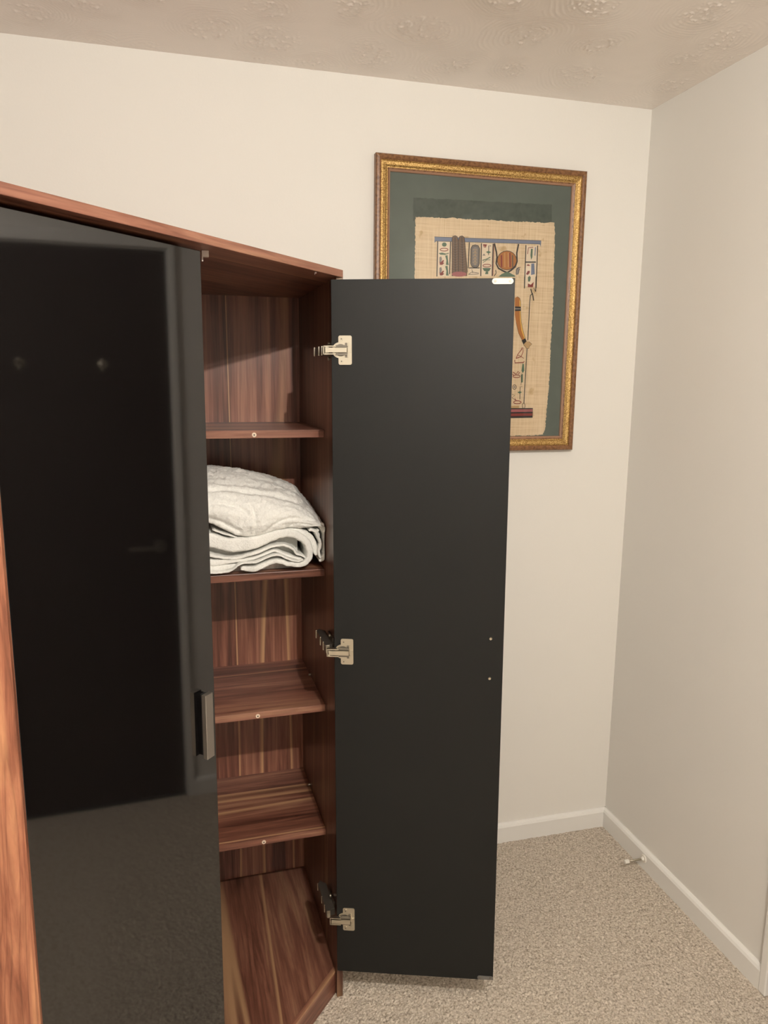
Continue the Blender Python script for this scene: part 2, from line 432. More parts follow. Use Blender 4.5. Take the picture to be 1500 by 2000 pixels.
# door space x runs from hinge (left) to free edge (right); +y must point outwards: mirror by building its own mesh
me = cdv.data
for vtx in me.vertices: vtx.co.y = -vtx.co.y
me.flip_normals()
cdv.location = (q[0], q[1], .0936); cdv.rotation_euler = (0, 0, math.atan2(TY, TX)-math.radians(1.0))
pull(cdv, -TH, -1, wl-.036)

# ================================================================= BLANKET
M_bl = mat('white_terry_cloth', (.84, .81, .73), .95, spec=.15); t = NT(M_bl); v = t.coords()
pass
n1 = t.noise(v, 260.0, 4, .7); n2 = t.noise(v, 38.0, 3, .6)
t.color(t.ramp(n1, [(.33, (.84, .83, .78)), (.52, (.95, .945, .90))]))
t.bump(t.math('ADD', n1, t.math('MULTIPLY', n2, .6)), .8, .003)
RIB = [[-0.41,[[-1.4343,1.2325,0.0333],[-1.4038,1.2252,0.0348],[-1.3674,1.2125,0.0327],[-1.339,1.2093,0.0363],[-1.3044,1.2124,0.0327],[-1.2752,1.22,0.0287],[-1.2458,
1.2297,0.0242],[-1.2162,1.2338,0.0212],[-1.1925,1.2282,0.0206],[-1.1717,1.2126,0.0194],[-1.1605,1.1907,0.0182],[-1.1607,1.1692,0.0166],[-1.1738,1.1545,
0.0151],[-1.1933,1.1525,0.0136],[-1.2172,1.157,0.0127],[-1.2438,1.1646,0.0121],[-1.2675,1.1583,0.0136],[-1.294,1.1492,0.0151],[-1.3173,1.1481,0.0136],[-1.3318,
1.1499,0.0091]]],[-0.404,[[-1.4352,1.2004,0.0091],[-1.4019,1.1862,0.0085],[-1.3594,1.1761,0.0076],[-1.3248,1.1791,0.0085],[-1.2809,1.1909,0.0085],[-1.2513,
1.2015,0.0067],[-1.2217,1.2022,0.0067],[-1.201,1.1914,0.0061],[-1.1907,1.1771,0.0054],[-1.1771,1.1733,0.0048],[-1.1666,1.1635,0.0042]]],[-0.402,[[-1.436,
1.1733,0.0182],[-1.3967,1.1657,0.0182],[-1.3624,1.1677,0.0121],[-1.3248,1.1701,0.0079],[-1.2927,1.175,0.0076],[-1.2632,1.185,0.0076],[-1.2424,1.1885,0.0061],
[-1.2218,1.1782,0.0067],[-1.198,1.1687,0.0061],[-1.1799,1.1637,0.0054]]],[-0.413,[[-1.4371,1.1493,0.0061],[-1.4063,1.1457,0.0067],[-1.3694,1.1441,0.0061],
[-1.3492,1.151,0.0054],[-1.3317,1.1635,0.0054],[-1.294,1.1659,0.0054],[-1.2646,1.1764,0.0054],[-1.241,1.1812,0.0054],[-1.2175,1.1699,0.0048],[-1.1937,1.1625,
0.0042],[-1.1772,1.164,0.0036]]],[-0.4,[[-1.4365,1.1579,0.0182],[-1.397,1.1527,0.0182],[-1.3655,1.1538,0.0151],[-1.3394,1.1584,0.0061]]],[-0.408,[[-1.1365,
1.2395,0.0079],[-1.1427,1.2291,0.0079],[-1.1307,1.2041,0.0079],[-1.1368,1.1859,0.0079],[-1.133,1.1657,0.0073]]],[-0.399,[[-1.2501,1.2397,0.0079],[-1.2146,
1.2403,0.0109],[-1.1818,1.2327,0.0182],[-1.1563,1.2156,0.0182],[-1.1464,1.1936,0.0151],[-1.1435,1.1718,0.0109]]],[-0.404,[[-1.1615,1.2383,0.0091],[-1.1434,
1.2344,0.0079],[-1.1344,1.2187,0.0061]]],[-0.404,[[-1.3972,1.2493,0.0042],[-1.3664,1.2379,0.0042],[-1.3381,1.2277,0.0036]]],[-0.404,[[-1.1388,1.2495,0.0091],
[-1.1276,1.2466,0.0182],[-1.1173,1.2302,0.0188],[-1.1153,1.2024,0.0188],[-1.1184,1.1763,0.0169],[-1.1271,1.1628,0.0133],[-1.1362,1.1596,0.0079]]]]
COV = [[-1.4437,1.2801,-1.4369,1.3873,20,740,300],[-1.4411,1.2794,-1.4341,1.3872,29,742,300],[-1.4385,1.2787,-1.4313,1.387,39,744,300],[-1.436,1.278,-1.4285,
1.3869,48,746,301],[-1.4334,1.2772,-1.4257,1.3868,57,748,301],[-1.4308,1.2765,-1.423,1.3867,67,750,301],[-1.4283,1.2758,-1.4202,1.3865,76,752,301],[-1.4257,
1.2751,-1.4174,1.3864,85,755,302],[-1.4231,1.2744,-1.4146,1.3863,95,757,302],[-1.4205,1.2737,-1.4118,1.3861,104,759,302],[-1.418,1.2729,-1.409,1.386,113,
761,302],[-1.4154,1.2719,-1.4062,1.3859,123,764,302],[-1.4128,1.2709,-1.4034,1.3858,132,767,303],[-1.4102,1.2698,-1.4006,1.3856,141,770,303],[-1.4077,1.2688,
-1.3978,1.3855,151,774,303],[-1.4051,1.2678,-1.3949,1.3854,160,777,303],[-1.4025,1.2668,-1.3921,1.3853,169,780,303],[-1.3999,1.2658,-1.3893,1.3852,179,
783,304],[-1.3973,1.2648,-1.3865,1.385,188,786,304],[-1.3947,1.2637,-1.3837,1.3849,197,789,304],[-1.3921,1.2624,-1.3809,1.3848,207,793,304],[-1.3896,1.2609,
-1.378,1.3847,216,798,304],[-1.387,1.2594,-1.3752,1.3846,225,803,305],[-1.3844,1.2579,-1.3724,1.3845,235,807,305],[-1.3818,1.2565,-1.3695,1.3844,244,812,
305],[-1.3792,1.255,-1.3667,1.3842,253,817,305],[-1.3766,1.2535,-1.3639,1.3841,263,821,305],[-1.374,1.252,-1.361,1.384,272,826,305],[-1.3714,1.2505,-1.3582,
1.3839,281,831,306],[-1.3688,1.249,-1.3554,1.3838,291,835,306],[-1.3662,1.2475,-1.3525,1.3837,300,840,306],[-1.3636,1.2462,-1.3497,1.3833,309,844,307],
[-1.3609,1.2448,-1.3468,1.3829,319,848,308],[-1.3583,1.2435,-1.344,1.3825,328,853,309],[-1.3557,1.2421,-1.3411,1.382,337,857,310],[-1.3531,1.2407,-1.3383,
1.3816,347,861,311],[-1.3504,1.2394,-1.3354,1.3812,356,865,313],[-1.3478,1.238,-1.3326,1.3808,365,869,314],[-1.3452,1.2366,-1.3297,1.3804,375,874,315],
[-1.3425,1.2353,-1.3269,1.38,384,878,316],[-1.3399,1.2339,-1.324,1.3796,393,882,317],[-1.3373,1.2328,-1.3211,1.3792,403,885,318],[-1.3346,1.2323,-1.3183,
1.3788,412,886,319],[-1.3319,1.2318,-1.3154,1.3784,421,888,320],[-1.3293,1.2314,-1.3126,1.3776,431,889,323],[-1.3266,1.2309,-1.3097,1.3768,440,890,325],
[-1.3239,1.2304,-1.3068,1.376,449,891,327],[-1.3212,1.23,-1.304,1.3753,459,892,329],[-1.3186,1.2295,-1.3011,1.3745,468,894,332],[-1.3159,1.229,-1.2982,
1.3737,477,895,334],[-1.3132,1.2289,-1.2953,1.3729,487,895,336],[-1.3105,1.229,-1.2925,1.3721,496,894,338],[-1.3078,1.229,-1.2896,1.3714,505,893,341],[-1.3051,
1.2291,-1.2867,1.3706,515,893,343],[-1.3024,1.2291,-1.2838,1.3698,524,892,345],[-1.2997,1.2292,-1.2809,1.369,533,892,348],[-1.297,1.2292,-1.278,1.3682,
543,891,350],[-1.2943,1.2293,-1.2751,1.3674,552,890,352],[-1.2915,1.2294,-1.2722,1.3666,561,890,354],[-1.2888,1.2302,-1.2693,1.3656,571,887,357],[-1.2861,
1.2309,-1.2664,1.3646,580,884,360],[-1.2834,1.2316,-1.2635,1.3637,589,881,363],[-1.2806,1.2324,-1.2606,1.3627,599,878,366],[-1.2779,1.2331,-1.2577,1.3617,
608,875,369],[-1.2751,1.2339,-1.2548,1.3607,617,872,372],[-1.2724,1.2346,-1.2519,1.3597,627,869,375],[-1.2697,1.2354,-1.249,1.3587,636,866,378],[-1.2669,
1.2361,-1.2461,1.3577,645,863,381],[-1.2642,1.2368,-1.2431,1.3568,655,861,383],[-1.2614,1.2376,-1.2402,1.3559,664,858,386],[-1.2587,1.2383,-1.2373,1.355,
673,855,388],[-1.256,1.239,-1.2344,1.3541,683,852,391],[-1.2532,1.2397,-1.2314,1.3532,692,849,393],[-1.2505,1.2404,-1.2285,1.3523,701,847,396],[-1.2477,
1.2412,-1.2256,1.3514,711,844,399],[-1.2449,1.2419,-1.2226,1.3505,720,841,401],[-1.2422,1.2426,-1.2197,1.3497,729,838,404],[-1.2394,1.2433,-1.2167,1.3488,
739,835,406],[-1.2367,1.2438,-1.2138,1.3479,748,833,409],[-1.2339,1.2443,-1.2108,1.347,757,831,411],[-1.2312,1.2448,-1.2079,1.3457,767,829,415],[-1.2284,
1.2453,-1.2049,1.3443,776,827,419],[-1.2256,1.2457,-1.202,1.3429,785,825,423],[-1.2229,1.2462,-1.199,1.3415,795,823,427],[-1.2201,1.2467,-1.196,1.3401,
804,821,431],[-1.2173,1.2472,-1.1931,1.3387,813,819,436],[-1.2146,1.2475,-1.1901,1.3373,823,818,440],[-1.2118,1.2472,-1.1871,1.3359,832,818,444],[-1.209,
1.247,-1.1842,1.3345,841,819,448],[-1.2063,1.2468,-1.1812,1.3331,851,819,452],[-1.2035,1.2466,-1.1782,1.3317,860,819,456],[-1.2007,1.2463,-1.1752,1.3303,
869,820,460],[-1.1979,1.2461,-1.1723,1.3288,879,820,464],[-1.1952,1.2459,-1.1693,1.3256,888,820,474],[-1.1924,1.2457,-1.1663,1.3221,897,821,485],[-1.1896,
1.2454,-1.1634,1.3185,907,821,495],[-1.1868,1.2452,-1.1604,1.315,916,821,506],[-1.184,1.245,-1.1574,1.3114,925,822,517],[-1.1812,1.245,-1.1544,1.3079,935,
822,527],[-1.1784,1.2451,-1.1514,1.3043,944,821,538],[-1.1756,1.2453,-1.1484,1.3008,953,820,549],[-1.1728,1.2455,-1.1454,1.2975,963,819,558],[-1.17,1.2456,
-1.1424,1.2942,972,818,568],[-1.1672,1.2458,-1.1394,1.2909,981,817,578],[-1.1644,1.2459,-1.1364,1.2876,991,816,588],[-1.1616,1.2461,-1.1334,1.2843,1000,
815,598],[-1.1588,1.2463,-1.1304,1.2809,1009,814,608],[-1.156,1.2464,-1.1273,1.2776,1019,813,617],[-1.1532,1.2466,-1.1243,1.2743,1028,812,627],[-1.1504,
1.2469,-1.1213,1.2709,1037,811,637],[-1.1475,1.2473,-1.1183,1.2671,1047,809,648],[-1.1447,1.2477,-1.1152,1.2632,1056,808,660],[-1.1419,1.248,-1.1122,1.2592,
1065,806,672],[-1.1391,1.2484,-1.1091,1.2553,1075,804,683],[-1.1362,1.2488,-1.1061,1.2513,1084,803,695],[-1.1334,1.2491,-1.103,1.2473,1093,801,707],[-1.1306,
1.249,-1.1,1.2428,1103,801,720],[-1.1278,1.2479,-1.0969,1.2369,1112,804,738],[-1.1249,1.2467,-1.0939,1.2309,1121,808,755],[-1.1221,1.2455,-1.0908,1.225,
1131,812,773],[-1.1193,1.2443,-1.0877,1.2191,1140,815,790]]
bm = bmesh.new()
def smooth_poly(pts, n=6):
    P = [Vector(p) for p in pts]; out = []
    for i in range(len(P)-1):
        a = P[max(i-1, 0)]; b_ = P[i]; c_ = P[i+1]; d_ = P[min(i+2, len(P)-1)]
        for k in range(n):
            u = k/n
            out.append(.5*((2*b_)+(c_-a)*u+(2*a-5*b_+4*c_-d_)*u*u+(3*b_-a-3*c_+d_)*u*u*u))
    out.append(P[-1]); return out
ZS = 1.134
def ribbon(pts, y0, fuzz=.0012):
    C3 = smooth_poly(pts, 7); C = [Vector((p[0], p[1])) for p in C3]; n = len(C)
    depth = [0, .0004, .0022, .006, .014, .03, .06, .12]
    inset = [.35, .6, .82, .95, 1.0, 1.0, 1.0, .9]
    loops = []
    for dd, ins in zip(depth, inset):
        L = []; Rr = []
        for i, p in enumerate(C):
            d = (C[min(i+1, n-1)]-C[max(i-1, 0)]).normalized(); nr = Vector((-d.y, d.x))
            h = C3[i][2]/2
            taper = 1.0 if 1 < i < n-2 else (.8 if i in (1, n-2) else .33)
            f = noise.noise(Vector((p.x*90, p.y*90, dd*30)))*fuzz*1.6
            yy = y0+dd+noise.noise(Vector((p.x*25, p.y*25, y0*7)))*.006
            for S_, lst in ((1, L), (-1, Rr)):
                q = p+nr*(S_*(h-(1-ins)*min(h, .012))*taper+f)
                lst.append(bm.verts.new((q.x, yy, max(q.y, ZS+.001))))
        loops.append(L+Rr[::-1])
    for a, b_ in zip(loops[:-1], loops[1:]):
        m = len(a)
        for i in range(m): bm.faces.new((a[i], a[(i+1) % m], b_[(i+1) % m], b_[i]))
    a = loops[0]; m = len(a)//2
    for i in range(m-1): bm.faces.new((a[i], a[i+1], a[2*m-2-i], a[2*m-1-i]))
for y0, pts in RIB: ribbon(pts, y0)
# the thick outer layer: from the front lip up, over and back
CREASE = [(.008, 14, [(60, 472), (140, 470), (300, 465), (450, 485), (600, 505), (750, 522), (900, 572), (960, 602)]),
          (.006, 11, [(560, 378), (700, 412), (820, 462), (930, 532), (985, 590)]), (.004, 12, [(60, 395), (140, 402), (350, 420), (560, 442), (700, 472)]),
          (.007, 18, [(60, 700), (170, 728), (250, 752), (330, 792), (420, 845)]), (.005, 16, [(500, 600), (530, 660), (545, 760), (548, 870)]),
          (.005, 16, [(640, 850), (690, 782), (770, 730), (850, 705), (1000, 722)]), (.004, 16, [(120, 600), (260, 580), (400, 610), (470, 660)]),
          (.004, 18, [(820, 800), (900, 760), (1010, 770), (1090, 745)])]
def segd(x, y, P):
    best = 1e9
    for (ax, ay), (bx_, by_) in zip(P[:-1], P[1:]):
        dx, dy = bx_-ax, by_-ay; u = max(0, min(1, ((x-ax)*dx+(y-ay)*dy)/(dx*dx+dy*dy)))
        best = min(best, math.hypot(x-ax-u*dx, y-ay-u*dy))
    return best
vs = []
NV = 84
for i, (lx, lz, sx, sz, cu, cl, cs) in enumerate(COV):
    row = []
    for k in range(-4, NV+1):
        if k < 0: y = -.385+(-k-1)*.014; z = lz+.003+(-k-1)*.004; x = lx; cy = cl; tx, tz = 0, -.2
        else:
            u = k/NV
            yb = -.402-.022*math.sin(min(1, u*2.0)*PI)**.8
            if u < .75:
                q = u/.75; A = q*PI*.5
                z = lz+(sz-lz)*math.sin(A)**.95; y = yb+(1-math.cos(A))*.165; x = lx+(sx-lx)*q
            else:
                q = (u-.75)/.25; z = sz-.035*q*q; y = yb+.165+q*.13; x = sx
            cy = cl+(cs-cl)*min(1, math.sin(min(1, u/.75)*PI*.5)**.95)
        d = 0.0
        if k >= 0 and cs+1 < cy:
            for amp, wd, P in CREASE: d -= amp*math.exp(-(segd(cu, cy, P)/wd)**2)
            d += .006*math.exp(-((cu-230)**2+(cy-640)**2)/110**2)+.006*math.exp(-((cu-640)**2+(cy-620)**2)/120**2)+.005*math.exp(-((cu-900)**2+(cy-660)**2)/110**2)
        nz = noise.noise(Vector((x*9+3, y*14, z*9)))*.007+noise.noise(Vector((x*30, y*30, z*42)))*.0035
        fz = noise.noise(Vector((x*95, y*95, z*95)))*.0028+noise.noise(Vector((x*210, y*210, z*210)))*.0024
        fd = .4 if k < 3 else 1.0
        d = d*max(0, min(1, (cy-cs)/40))
        d = (d+nz)*fd+fz
        q = max(0, min(1, k/NV/.75)); c1, s1 = math.cos(q*PI/2), math.sin(q*PI/2)
        row.append(bm.verts.new((x, y-d*c1, z+d*s1)))
    vs.append(row)
for i in range(len(vs)-1):
    for k in range(len(vs[0])-1): bm.faces.new((vs[i][k], vs[i][k+1], vs[i+1][k+1], vs[i+1][k]))
# body filling behind the folds
def blob(x0, x1, y0, y1, z0, z1):
    q = bmesh.ops.create_cube(bm, size=1.0)['verts']
    for v_ in q: v_.co = Vector((x0+(x1-x0)*(v_.co.x+.5), y0+(y1-y0)*(v_.co.y+.5), z0+(z1-z0)*(v_.co.z+.5)))
blob(-1.452, -1.185, -.365, -.09, ZS+.001, 1.225)
for v_ in bm.verts: v_.co.x = min(v_.co.x, -1.1222+.02*min(0, v_.co.y+.40)-.020*max(0, v_.co.y+.40))
bmesh.ops.recalc_face_normals(bm, faces=bm.faces)
me = bpy.data.meshes.new('folded_blanket'); bm.to_mesh(me); bm.free(); me.materials.append(M_bl)
for pgn in me.polygons: pgn.use_smooth = True
bl = bpy.data.objects.new('folded_blanket', me); COL.objects.link(bl)
tag(bl, 'folded white terry blanket heaped on a wardrobe shelf', 'blanket')

# ================================================================= PICTURE
PX0, PX1, PZ0, PZ1 = -.8965, -.2255, 1.390, 2.246
pic = empty('framed_picture', ((PX0+PX1)/2, 0, PZ0)); tag(pic, 'gilt framed papyrus painting on a green mount, hung on the cream back wall', 'picture')
ox, oz = -(PX0+PX1)/2, -PZ0
M_fb = mat('frame_brown', (.17, .075, .030), .38); t = NT(M_fb); v = t.coords()
t.color(t.ramp(t.noise(v, 120, 3, .6), [(.35, (.13, .055, .022)), (.6, (.27, .13, .055))])); 
M_fg = mat('frame_gold', (.62, .38, .10), .36, .75); t = NT(M_fg); v = t.coords()
n = t.noise(v, 330, 3, .65); t.color(t.ramp(n, [(.36, (.20, .10, .03)), (.48, (.44, .265, .085)), (.62, (.70, .49, .20))])); t.bump(n, .5, .002)
M_fp = mat('frame_pink_brown', (.34, .19, .12), .4)
prof = [(0, 0, 0), (0, .020, 0), (.003, .0235, 0), (.010, .0250, 0), (.014, .0225, 0), (.016, .0205, 1), (.021, .0225, 1), (.029, .0205, 1), (.034, .0165, 1), (.036, .0165, 0), (.040, .0150, 2), (.044, .0125, 2), (.0455, .0095, 2), (.0455, 0, 0)]
b = MB(); loops = []
for d, y, mi in prof:
    loops.append([b.bm.verts.new((x+ox, -y-.001, z+oz)) for x, z in ((PX0+d, PZ0+d), (PX1-d, PZ0+d), (PX1-d, PZ1-d), (PX0+d, PZ1-d))])
for i in range(len(prof)-1):
    for k in range(4): b.bm.faces.new((loops[i][k], loops[i][(k+1) % 4], loops[i+1][(k+1) % 4], loops[i+1][k])).material_index = prof[i][2]
b.build('frame', [M_fb, M_fg, M_fp], pic, bevel=0)
I = .0445
M_mat = mat('green_mount_board', (.105, .125, .098), .8); t = NT(M_mat); v = t.coords()
t.color(t.ramp(t.noise(v, 40, 4), [(.3, (.110, .130, .106)), (.7, (.124, .146, .119))]))
MB().box(PX0+I+ox, PX1-I+ox, -.0085, -.0015, PZ0+I+oz, PZ1-I+oz).build('mount_board', M_mat, pic)
M_patch = mat('darker_green_mark', (.070, .088, .068), .75); t = NT(M_patch); v = t.coords()
t.color(t.ramp(t.noise(v, 60, 4, .7), [(.35, (.060, .076, .058)), (.65, (.085, .104, .082))]))
def flat(b, pts, y, mi):
    vs_ = [b.bm.verts.new((x+ox, y, z+oz)) for x, z in pts]
    f = b.bm.faces.new(vs_); f.material_index = mi; return f
def slab(b, pts, y0, y1, mi=0):
    A = [b.bm.verts.new((x+ox, y0, z+oz)) for x, z in pts]; B = [b.bm.verts.new((x+ox, y1, z+oz)) for x, z in pts]; m = len(pts)
    for f in [b.bm.faces.new(A), b.bm.faces.new(B[::-1])]+[b.bm.faces.new((A[i], A[(i+1) % m], B[(i+1) % m], B[i])) for i in range(m)]: f.material_index = mi
def ragged(P, amp, st=.004):
    out = []
    for i in range(len(P)):
        a = Vector(P[i]); c_ = Vector(P[(i+1) % len(P)]); n_ = max(1, int((c_-a).length/st)); d = (c_-a).normalized(); nr = Vector((-d.y, d.x))
        for k in range(n_):
            q = a+(c_-a)*k/n_+nr*random.uniform(-amp, amp) if k else a
            out.append((q.x, q.y))
    return out
b = MB(); slab(b, ragged([(-.779, 2.135), (-.3336, 2.1445), (-.331, 2.08), (-.779, 2.07)], .0015), -.0088, -.0084); b.build('glue_mark', M_patch, pic)
PAP = [(-.7723, 2.0817), (-.7721, 2.0204), (-.7715, 1.9306), (-.770, 1.80), (-.771, 1.65), (-.769, 1.50), (-.7705, 1.4365), (-.60, 1.4362), (-.4452, 1.4365), (-.3954, 1.437), (-.3507, 1.4386), (-.3282, 1.4399), (-.321, 1.4629), (-.3194, 1.5087), (-.3159, 1.5794), (-.3149, 1.6345), (-.3161, 1.7188), (-.3142, 1.8069), (-.315, 1.9034), (-.3181, 1.9985), (-.3195, 2.0642), (-.3232, 2.0929), (-.3511, 2.0903), (-.3939, 2.09), (-.4362, 2.0884), (-.4781, 2.0872), (-.5197, 2.0874), (-.5711, 2.0852), (-.6219, 2.0852), (-.6621, 2.0858), (-.687, 2.0834), (-.7439, 2.083)]
M_pap = mat('papyrus_sheet', (.60, .46, .29), .85); t = NT(M_pap)
va = t.coords((1, 1, .035)); vb = t.coords((.035, 1, 1)); v = t.coords()
fa = t.noise(va, 210, 3, .6); fb = t.noise(vb, 210, 3, .6); fc = t.noise(v, 9, 3)
f = t.math('ADD', t.math('MULTIPLY', fa, .5), t.math('MULTIPLY', fb, .5))
c = t.ramp(f, [(.36, (.58, .435, .275)), (.50, (.68, .535, .355)), (.64, (.75, .61, .43))])
sp = t.ramp(t.noise(v, 30, 2), [(.66, (1, 1, 1)), (.74, (.74, .66, .52))])
t.color(t.mix(.8, c, sp, 'MULTIPLY'))
b = MB(); slab(b, ragged(PAP, .0016), -.0100, -.0090); pp = b.build('papyrus', M_pap, pic)
